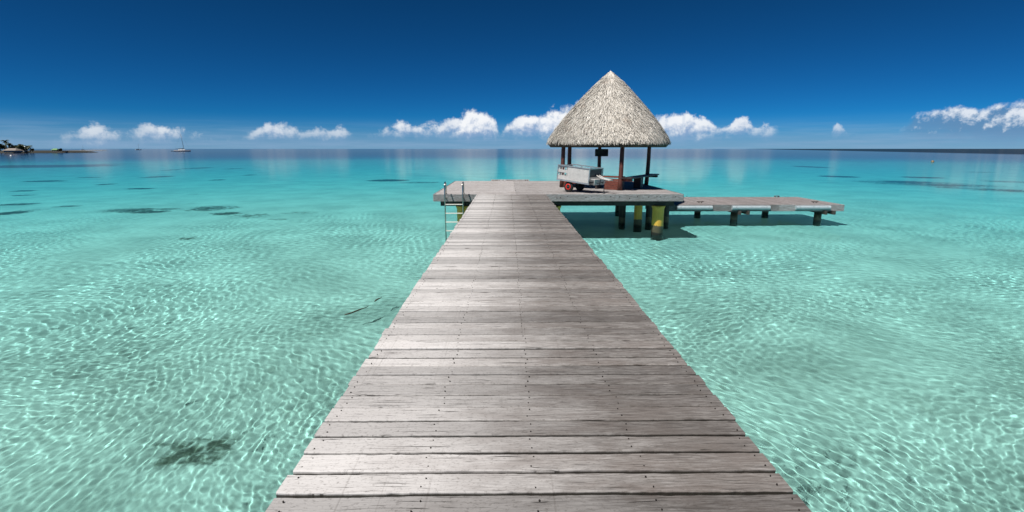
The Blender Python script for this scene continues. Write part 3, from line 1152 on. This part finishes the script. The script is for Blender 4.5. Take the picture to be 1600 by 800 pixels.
MB().box((0, .035, .08), (.5, .03, .03)).box((0, .035, -.08), (.5, .03, .03)).build('batten', M_post, sg)
bm.free()

# ------------------------------------------------------------------ luggage cart
PHI = R(43)
cart = thing('luggage_cart', 'white slatted two wheeled luggage cart with red wheel hub parked by the hut', 'cart', (2.27, 19.36, 0), -PHI)
# local x runs along the cart to its drawbar, local y away from the viewer
TILT = Matrix.Rotation(R(5.0), 3, 'Y')
CLn, CW, CH = 1.42, .84, .57
X0, X1 = -.50, -.50 + CLn
ZB = .40


def cb(mb, c, s, bev=.004):
    c = Vector(c)
    c2 = TILT @ (c - Vector((0, 0, ZB))) + Vector((0, 0, ZB))
    mb.box(c2, s, TILT, bev)
    return mb


def side_panel(yy):
    mb = MB()
    xs = X0 + .44
    cb(mb, ((xs + X1) / 2, yy, ZB + .045 + (CH - .05) / 2), (X1 - xs, .018, CH - .06), .003)
    for (z0, z1) in ((.05, .20), (.305, .41), (.515, .55)):
        cb(mb, ((X0 + xs) / 2, yy, ZB + (z0 + z1) / 2), (xs - X0 - .004, .018, z1 - z0), .003)
    for k in range(4):
        cb(mb, (X0 + .05 + k * .115, yy + .02, ZB + .3), (.03, .02, .50), .003)
    return mb.build('side_panel', M_galv, cart)


side_panel(0.0)
mb = MB()
cb(mb, ((X0 + X1) / 2, CW, ZB + .15), (CLn - .03, .018, .19), .003)
for k in range(4):
    cb(mb, (X0 + .06 + k * .43, CW - .02, ZB + .30), (.035, .02, .52), .003)
mb.build('side_panel', M_gmetal, cart)
mb = MB()
for yy in (-.012, CW + .012):
    cb(mb, ((X0 + X1) / 2, yy, ZB + CH), (CLn + .04, .04, .035))
    cb(mb, ((X0 + X1) / 2, yy, ZB + .02), (CLn + .06, .045, .05))
    cb(mb, (X0 - .005, yy, ZB + CH / 2), (.03, .042, CH - .04))
    cb(mb, (X1 + .005, yy, ZB + CH / 2), (.03, .042, CH - .04))
cb(mb, (X0, CW / 2, ZB + .02), (.04, CW - .03, .05))
cb(mb, (X1, CW / 2, ZB + .02), (.04, CW - .03, .05))
cb(mb, (X1, CW / 2, ZB + CH), (.035, CW - .03, .035))
mb.build('frame', M_gmetal, cart)
mb = MB()
cb(mb, ((X0 + X1) / 2, CW / 2, ZB + .055), (CLn - .05, CW - .03, .02))
mb.build('floor', M_dark, cart)
mb = MB()
cb(mb, (X1 - .012, CW / 2, ZB + .40), (.016, CW - .05, .29))
mb.build('front_panel', M_dark, cart)
mb = MB()
for k in range(3):
    cb(mb, (X0 + .012, CW / 2, ZB + .13 + k * .19), (.016, CW - .05, .11))
mb.build('tail_panel', M_galv, cart)
# pale sloping plate over the drawbar, with its two dark latches
mb = MB()
cb(mb, (X1 + .10, CW * .47, ZB + .20), (.20, CW * .80, .02), .004)
cb(mb, (X1 + .20, CW * .47, ZB + .10), (.02, CW * .80, .20), .004)
pl = mb.build('drawbar_plate', M_galv, cart)
mb = MB()
cb(mb, (X1 + .222, CW * .50, ZB + .10), (.02, .03, .20), .003)
mb.build('latch', M_dark, pl)
for yy in (.06, CW - .06):
    wh = MB().lathe([(.10, -.045), (.165, -.05), (.195, -.035), (.203, 0), (.195, .035), (.165, .05), (.10, .045)], (0, yy, .203), 32, rot=Matrix.Rotation(R(90), 3, 'X')).build('wheel', M_rubber, cart)
    MB().lathe([(.112, -.03), (.112, -.04), (.06, -.036), (.06, .036), (.085, .045), (.112, .054), (.112, .03)] if yy < .3 else [(.112, -.03), (.112, -.054), (.085, -.045), (.06, -.036), (.06, .0)], (0, yy, .203), 24, rot=Matrix.Rotation(R(90), 3, 'X')).build('rim', M_red, wh)
    MB().lathe([(.024, -.065), (.024, .065)], (0, yy, .203), 12, rot=Matrix.Rotation(R(90), 3, 'X')).build('axle_cap', M_dark, wh)
mb = MB().tube([(0, .02, .203), (0, CW - .02, .203)], .022, 8)
for yy in (.15, CW - .15):
    mb.box((0, yy, .31), (.06, .05, .19), bev=.004)
mb.build('axle', M_dark, cart)
mb = MB()
for s in (-1, 1):
    mb.tube([(X1 - .35, CW / 2 + s * .30, .35), (X1 + .02, CW / 2 + s * .26, .30), (X1 + .42, CW / 2 + s * .08, .42)], .018, 8)
mb.build('drawbar', M_dark, cart)
mb = MB()
for s in (-1, 1):
    mb.tube([(X1 + .0, CW / 2 + .1 + s * .09, .66), (X1 + .36, CW / 2 + .05 + s * .07, .52), (X1 + .66, CW / 2 + .02 + s * .05, .49)], .024, 8)
mb.tube([(X1 + .66, CW / 2 - .12, .49), (X1 + .66, CW / 2 + .16, .49)], .022, 8)
mb.build('handle', M_galv, cart)
mb = MB().tube([(X1 + .40, CW / 2, .41), (X1 + .40, CW / 2, .03)], .016, 8)
mb.lathe([(.05, .004), (.05, .02), (.017, .035)], (X1 + .40, CW / 2, 0), 14)
mb.build('support_leg', M_dark, cart)


# ------------------------------------------------------------------ floating sticks, submerged rocks
M_twig = painted('wet_bark', (0.05, 0.04, 0.022), .7, .3, 20)
for (pa, pb, lab) in (((540, 492), (577, 478), 'thin longer drift stick floating left of the pier'), ((584, 471), (597, 464), 'short drift stick floating close to the pier edge')):
    a, b2 = at(*pa, WATER_Z + .012), at(*pb, WATER_Z + .012)
    mb = MB()
    pts = []
    for k in range(7):
        t = k / 6
        pts.append(a.lerp(b2, t) + Vector((random.uniform(-.02, .02), random.uniform(-.02, .02), 0)))
    mb.tube(pts, [.006 + .010 * math.sin(math.pi * min(1, k / 6 + .15)) for k in range(7)], 7)
    tag(mb.build('drift_stick', M_twig), lab, 'stick', 'drift sticks afloat by the pier')

M_rock = painted('algae_coral_rock', (0.055, 0.050, 0.030), .95, .5, 5, dirt=(0.16, 0.14, 0.09), dirt_amt=.5)


def rock(name, p, s, mat, label, cat, group=None, seed=0):
    bm = bmesh.new()
    bmesh.ops.create_icosphere(bm, subdivisions=3, radius=1)
    rg = random.Random(seed)
    ph = [rg.uniform(0, 6) for _ in range(6)]
    for v in bm.verts:
        q = v.co
        k = 1 + .22 * math.sin(2.6 * q.x + ph[0]) + .18 * math.sin(3.3 * q.y + ph[1]) + .15 * math.sin(4.1 * q.z + ph[2]) + .08 * math.sin(8 * q.x + 6 * q.y + ph[3]) + .05 * math.sin(13 * q.y - 9 * q.z + ph[4])
        v.co = Vector((q.x * s[0], q.y * s[1], q.z * s[2])) * k
    me = bpy.data.meshes.new(name)
    bm.to_mesh(me)
    bm.free()
    me.shade_smooth()
    me.materials.append(mat)
    o = bpy.data.objects.new(name, me)
    COL.objects.link(o)
    o.location = p
    o.cycles.is_caustics_receiver = True
    return tag(o, label, cat, group)


for k, (px, py, s, lab) in enumerate([
        (318, 706, .17, 'largest dark coral rock under water in the weedy patch at lower left'),
        (352, 712, .11, 'small dark coral rock under water nearest the pier in the weedy patch'),
        (262, 690, .12, 'dark flat coral rock under water at the outer edge of the weedy patch'),
        (437, 626, .11, 'lone small dark stone under water left of the pier above the weedy patch')]):
    d = at(px, py, WATER_Z)
    vdir = (d - Vector((0, 0, EYE))).normalized()
    hz = math.hypot(vdir.x, vdir.y)
    sr_ = hz / 1.333
    tn = sr_ / math.sqrt(1 - sr_ * sr_)
    dd_ = 1.2
    p = Vector((d.x + vdir.x / hz * dd_ * tn, d.y + vdir.y / hz * dd_ * tn, WATER_Z - 1.25 + s * .25))
    rock('coral_rock', p, (s * 1.0, s * .75, s * .5), M_rock, lab, 'rock', 'coral rocks under water', k)

# ------------------------------------------------------------------ boats and buoys
def hull_mesh(L, Bm, H):
    mb, st_ = MB(), MB()
    n = 22
    rows_ = []
    for i in range(n + 1):
        t = i / n
        x = -L / 2 + L * t
        w = Bm / 2 * (0.72 + .28 * math.sin(min(1, t / .45) * math.pi / 2)) if t < .45 else Bm / 2 * max(.02, math.cos((t - .45) / .55 * math.pi / 2) ** .75)
        sheer = H * (1 + .22 * (t - .35) ** 2 * 2.4)
        rows_.append((x, w, sheer))
    vs, fs = [], []
    for (x, w, s) in rows_:
        vs += [(x, -w, s), (x, -w * .93, s * .45), (x * .97, -w * .72, -.1), (x * .9, 0, -.5), (x * .97, w * .72, -.1), (x, w * .93, s * .45), (x, w, s)]
    for i in range(n):
        for k in range(6):
            fs.append((i * 7 + k, (i + 1) * 7 + k, (i + 1) * 7 + k + 1, i * 7 + k + 1))
        fs.append((i * 7 + 6, (i + 1) * 7 + 6, (i + 1) * 7, i * 7))
    fs.append(tuple(range(7)))
    mb.add(vs, fs, 0, False)
    # dark boot stripe just above the water
    vs, fs = [], []
    for (x, w, s) in rows_:
        for sg_ in (-1, 1):
            vs += [(x * .985, sg_ * (w * .80 + .02), .02), (x * .99, sg_ * (w * .88 + .03), s * .26)]
    for i in range(n):
        for q in (0, 2):
            fs.append((i * 4 + q, (i + 1) * 4 + q, (i + 1) * 4 + q + 1, i * 4 + q + 1))
    st_.add(vs, fs, 0)
    return mb, st_


def yacht(loc, L, mast_h, rot, label, group, lean_=0.0):
    y_ = thing('sailboat', label, 'sailboat', loc, rot, group)
    h, s = hull_mesh(L, L * .27, L * .085)
    h.build('hull', M_white, y_)
    s.build('hull_stripe', M_navy, y_)
    cab = MB()
    cab.box((-.04 * L, 0, L * .105), (L * .40, L * .15, L * .05), bev=L * .012)
    cb_ = cab.build('cabin', M_white, y_)
    for s_ in (-1, 1):
        for k in range(3):
            MB().box((-.15 * L + k * .10 * L, s_ * L * .0755, L * .108), (L * .06, .02, L * .018)).build('window', M_navy, cb_)
    MB().tube([(.10 * L, 0, L * .09), (.10 * L - lean_ * mast_h, 0, mast_h)], [L * .011, L * .007], 8).build('mast', M_mast, y_)
    MB().tube([(.09 * L, 0, L * .17), (-.24 * L, 0, L * .165)], L * .008, 8).build('boom', M_mast, y_)
    MB().tube([(.08 * L, 0, L * .188), (-.08 * L, 0, L * .19), (-.23 * L, 0, L * .178)], [L * .012, L * .014, L * .008], 8).build('furled_sail', M_navy, y_)
    top = (.10 * L - lean_ * mast_h, 0, mast_h * .99)
    rg = MB()
    for e in ((.47 * L, 0, L * .12), (-.48 * L, 0, L * .10), (.08 * L, L * .12, L * .09), (.08 * L, -L * .12, L * .09)):
        rg.tube([top, e], L * .0016, 5)
    rg.build('rigging', M_mast, y_)
    bi = MB()
    bi.box((-.30 * L, 0, L * .185), (L * .14, L * .17, L * .012), bev=L * .004)
    for a in (-.235, -.365):
        for s_ in (-1, 1):
            bi.tube([(a * L, s_ * L * .075, L * .08), (a * L, s_ * L * .075, L * .182)], L * .003, 6)
    bi.build('bimini', M_navy, y_)
    return y_


bp = at(285.5, 236.6, WATER_Z)
bp.z = WATER_Z
bL = (297 - 274) / 800 * bp.y
yacht(bp, bL, bL * 1.12, R(8), 'white anchored sailboat with bare mast, largest boat, near the left horizon', 'sailboats at anchor', .09)
b2 = at(216.5, 234.3, WATER_Z)
yacht(b2, 9 / 800 * b2.y, 9.5 / 800 * b2.y, R(70), 'small far sailboat left of the largest sailboat', 'sailboats at anchor')
b3 = at(129.5, 234.7, WATER_Z)
yacht(b3, 6 / 800 * b3.y, 7 / 800 * b3.y, R(75), 'tiny far sailboat behind the pale sandbar', 'sailboats at anchor')
# dinghy lying astern of the big boat
dp = at(270.5, 236.7, WATER_Z)
dg = thing('dinghy', 'dark inflatable dinghy lying behind the largest sailboat', 'dinghy', (dp.x, dp.y, WATER_Z + .25), R(8))
mb = MB()
for s_ in (-1, 1):
    mb.tube([(-1.8, s_ * .75, .1), (.8, s_ * .75, .12), (1.7, s_ * .35, .25), (1.95, 0, .3)], [.26, .27, .24, .2], 10)
mb.build('tube', M_navy, dg)
MB().box((-.2, 0, 0.02), (2.9, 1.2, .08), bev=.02).build('floor', M_mast, dg)
MB().box((-1.75, 0, .38), (.35, .4, .75), bev=.08).build('outboard', M_mast, dg)

M_buoy_o = painted('orange_buoy', (0.22, 0.14, 0.075), .4, .15, 4)
M_buoy_w = painted('white_buoy', (0.75, 0.75, 0.73), .4, .1, 4)


def buoy(px, py, r, mat, label):
    p = at(px, py, WATER_Z)
    b_ = thing('mooring_buoy', label, 'buoy', (p.x, p.y, WATER_Z), 0, 'mooring buoys')
    prof = [(r * math.sin(math.pi * k / 12) + .001, r * .25 - r * math.cos(math.pi * k / 12)) for k in range(13)]
    MB().lathe(prof, (0, 0, 0), 20).build('float', mat, b_)
    MB().tube([(-.07, 0, r * 1.2), (-.07, 0, r * 1.45), (.07, 0, r * 1.45), (.07, 0, r * 1.2)], .025, 6).build('ring', M_mast, b_)


buoy(1457, 253.3, .33, M_buoy_o, 'tan orange mooring buoy on the water in the far right distance')
buoy(17.5, 244.0, .42, M_buoy_w, 'white mooring buoy afloat in front of the wooded island')

# ------------------------------------------------------------------ island with trees and houses
M_land = painted('dark_earth', (0.022, 0.021, 0.014), .95, .4, .4)
M_stone = painted('grey_stone', (0.025, 0.024, 0.022), .9, .4, 1.0)
M_bark = painted('palm_bark', (0.10, 0.075, 0.05), .9, .3, 3)
M_roofg = painted('pale_grey_roof', (0.22, 0.19, 0.165), .8, .15, 2)
M_wallh = painted('white_house_wall', (0.25, 0.26, 0.26), .8, .1, 1)
M_glass = painted('dark_window', (0.02, 0.03, 0.04), .2, .1, 1)
M_roofgreen = painted('green_hut_roof', (0.12, 0.26, 0.09), .7, .15, 1)


def leaf_mat(name, col):
    m, g, b = material(name)
    rnd = g.attr('rnd').outputs['Fac']
    c = g.mix(rnd, tuple(x * .55 for x in col), tuple(min(1, x * 1.5) for x in col))
    g.put(b.inputs['Base Color'], c)
    b.inputs['Roughness'].default_value = .6
    return m


M_leaf = leaf_mat('broad_leaves', (0.035, 0.052, 0.014))
M_palm = leaf_mat('palm_fronds', (0.045, 0.062, 0.018))


def mound(name, pts, h, mat):
    """land: an outline in the water with a gently domed top"""
    n = len(pts)
    c = sum((Vector(p) for p in pts), Vector((0, 0))) / n
    vs, fs = [], []
    for (s, z) in ((1.04, -.8), (1.0, .15), (.93, h * .5), (.75, h * .85), (.4, h), (.02, h)):
        for p in pts:
            q = c + (Vector(p) - c) * s
            vs.append((q.x, q.y, WATER_Z + z + random.uniform(-.06, .06) * h))
    for j in range(5):
        for k in range(n):
            k2 = (k + 1) % n
            fs.append((j * n + k, j * n + k2, (j + 1) * n + k2, (j + 1) * n + k))
    fs.append(tuple(5 * n + k for k in range(n)))
    mb = MB()
    mb.add(vs, fs, 0, True)
    return tag(mb.build(name, mat), kind='structure')


IY = 400.0


def ip(px, y=IY):
    d = ray(px, 236)
    return Vector((d.x * y / d.y, y))


pts = []
for k in range(40):
    t = 2 * math.pi * k / 40
    a, b_ = ip(-150), ip(54)
    cx, rx_ = (a.x + b_.x) / 2, (b_.x - a.x) / 2
    pts.append((cx + rx_ * math.copysign(abs(math.cos(t)) ** .7, math.cos(t)) * (1 + .04 * math.sin(5 * t)), IY + 42 + 46 * math.sin(t) * (1 + .06 * math.sin(4 * t))))
mound('island', pts, 1.7, M_land)


def leaf_clump(mb, c, r, n, size):
    for _ in range(n):
        d = Vector((random.gauss(0, 1), random.gauss(0, 1), random.gauss(0, 1))).normalized()
        p = Vector(c) + Vector((d.x * r[0], d.y * r[1], d.z * r[2])) * random.uniform(.55, 1.05)
        u = Vector((random.gauss(0, 1), random.gauss(0, 1), random.gauss(0, 1))).normalized()
        w = u.orthogonal().normalized()
        s = size * random.uniform(.6, 1.3)
        mb.add([p - u * s, p + w * s * .6, p + u * s, p - w * s * .6], [(0, 1, 2, 3)], random.random())


def bushy_tree(loc, h, rx_, label):
    t_ = thing('broadleaf_tree', label, 'tree', loc, random.uniform(0, 6), 'broadleaf trees on the island')
    tk = MB().tube([(0, 0, 0), (.1, .1, h * .35), (.0, .2, h * .6)], [.32, .25, .14], 8)
    for k in range(4):
        a = k * 1.6
        tk.tube([(.1, .1, h * .3), (rx_ * .4 * math.cos(a), rx_ * .4 * math.sin(a), h * .58)], [.14, .06], 6)
    tk.build('trunk', M_bark, t_)
    cr_ = MB()
    for k in range(9):
        a = random.uniform(0, 6.3)
        q = random.uniform(.1, .7) * rx_
        leaf_clump(cr_, (q * math.cos(a), q * math.sin(a), h * random.uniform(.42, .84)), (rx_ * .42, rx_ * .42, h * .17), 70, .42)
    cr_.build('crown', M_leaf, t_)


def palm_tree(loc, h, label):
    t_ = thing('palm_tree', label, 'palm tree', loc, random.uniform(0, 6), 'palm trees on the island')
    MB().tube([(0, 0, 0), (.25, 0, h * .35), (.7, .1, h * .7), (1.0, .1, h * .86)], [.24, .18, .15, .13], 8).build('trunk', M_bark, t_)
    cr_ = MB()
    for k in range(24):
        a = 2 * math.pi * k / 24 + random.uniform(-.15, .15)
        e = random.uniform(-.2, 1.25)
        ln = random.uniform(2.6, 3.6)
        prev = None
        for j in range(7):
            t = j / 6
            el = e - 1.5 * t
            if prev is None:
                p = Vector((1.0, .1, h * .86))
            else:
                p = prev + Vector((math.cos(a) * math.cos(el), math.sin(a) * math.cos(el), math.sin(el))) * ln / 6
            if prev is not None:
                s = Vector((-math.sin(a), math.cos(a), 0)) * (.55 * math.sin(math.pi * min(1, t * .85 + .12)) + .05)
                dr = Vector((0, 0, -.22))
                rn = random.random()
                cr_.add([prev, p, p + s + dr, prev + s + dr], [(0, 1, 2, 3)], rn)
                cr_.add([prev, p, p - s + dr, prev - s + dr], [(3, 2, 1, 0)], rn)
            prev = p
    cr_.build('crown', M_palm, t_)


LAND = WATER_Z + .9


def hy(py, y):
    return at_y(0, py, y).z


def tree_at(px, top_py, kind, lab, y=IY, wpx=8):
    p = ip(px, y)
    h = at_y(px, top_py, y).z - LAND
    if kind == 'palm':
        palm_tree((p.x, p.y, LAND), h / 0.97, lab)
    else:
        bushy_tree((p.x, p.y, LAND), h / .97, wpx / 1600 * y, lab)


for a in [(1, 224.0, 'b', 'low dark tree behind the left end of the bungalow roof', 408, 11),
          (10.5, 218.5, 'palm', 'tallest palm tree above the bungalow roof', 405),
          (7, 224.5, 'b', 'bushy tree below the tallest palm', 412, 11),
          (18, 224.0, 'palm', 'palm tree right of the tallest palm above the bungalow', 402),
          (21, 227.0, 'b', 'low bushy tree behind the right end of the bungalow', 410, 9),
          (26.5, 226.5, 'b', 'bushy tree left of the widest dark crown', 409, 8),
          (31, 224.5, 'b', 'widest dark tree in the middle of the island point', 405, 11),
          (35, 228.5, 'b', 'low dark bush under the small white roof', 396, 8),
          (42, 228.5, 'b', 'small tree right of the small white roof', 400, 7),
          (47.5, 228.0, 'palm', 'short palm tree at the tip of the island point', 398),
          (51, 232.0, 'b', 'lowest shrub tree at the very tip of the island point', 398, 5)]:
    tree_at(*a)


def house(px0, px1, base, eave, ridge, y, rm, wm, name, label):
    a, b_ = ip(px0, y), ip(px1, y)
    w = b_.x - a.x
    d = w * .7
    z1 = at_y(px0, eave, y).z
    z2 = at_y(px0, ridge, y).z
    z0 = LAND - .3
    h_ = thing(name, label, 'house', ((a.x + b_.x) / 2, y + d / 2, z0))
    MB().box((0, 0, (z1 - z0) / 2), (w * .8, d * .8, z1 - z0)).build('wall', wm, h_)
    e = z1 - z0
    t = z2 - z0
    MB().add([(-w / 2, -d / 2, e), (w / 2, -d / 2, e), (w / 2, d / 2, e), (-w / 2, d / 2, e), (-w * .28, 0, t), (w * .28, 0, t)],
             [(0, 1, 5, 4), (1, 2, 5), (2, 3, 4, 5), (3, 0, 4), (3, 2, 1, 0)]).build('roof', rm, h_)
    for q in (-.25, 0.02, .25):
        MB().box((w * q, -d * .4, e * .5), (w * .13, .06, e * .45)).build('window', M_glass, h_)
    MB().box((w * .34, -d * .4, e * .42), (w * .07, .08, e * .8)).build('door', M_bark, h_)


house(2.5, 24, 238.6, 235.2, 231.6, 385, M_roofg, M_wallh, 'bungalow', 'bungalow with a pale grey hipped roof at the shore of the island')
house(33, 40, 236, 231.5, 228.8, 408, M_white, M_wallh, 'small_house', 'small house whose white roof shows between the trees')
# stone spit running out from the island, with a hut and a shrub
SY = 430.0
pts = []
for k in range(44):
    t = 2 * math.pi * k / 44
    a, b_ = ip(46, SY), ip(105, SY)
    cx, rx_ = (a.x + b_.x) / 2, (b_.x - a.x) / 2
    pts.append((cx + rx_ * math.copysign(abs(math.cos(t)) ** .6, math.cos(t)), SY + 4.5 * math.sin(t) + .5 * math.sin(9 * t)))
mound('rocky_spit', pts, 1.1, M_stone)
for k, px in enumerate([57, 61, 66, 72, 76, 99, 102.5, 104.5, 90]):
    p = ip(px, SY - 1)
    s = random.uniform(.7, 1.15)
    rock('boulder', (p.x, p.y, WATER_Z + .9), (s * 1.5, s, s * .75), M_stone, 'dark boulder on the low stone spit beyond the island point', 'boulder', 'boulders on the stone spit', 20 + k)
house(79.5, 89, 237, 234.3, 232.0, SY - 2, M_roofgreen, M_wallh, 'green_hut', 'small hut with a green roof on the stone spit')
p = ip(95, SY)
bushy_tree((p.x, p.y, LAND), at_y(95, 232, SY).z - LAND, 1.3, 'lone little tree on the stone spit beside the green roofed hut')

# pale sandbar far out
M_bar = painted('pale_coral_sand', (0.13, 0.135, 0.14), .95, .2, .2)
BY = 800.0
pts = []
for k in range(40):
    t = 2 * math.pi * k / 40
    a, b_ = ip(100, BY), ip(168, BY)
    cx, rx_ = (a.x + b_.x) / 2, (b_.x - a.x) / 2
    pts.append((cx + rx_ * math.cos(t), BY + 10 * math.sin(t)))
mound('sandbar', pts, .9, M_bar)
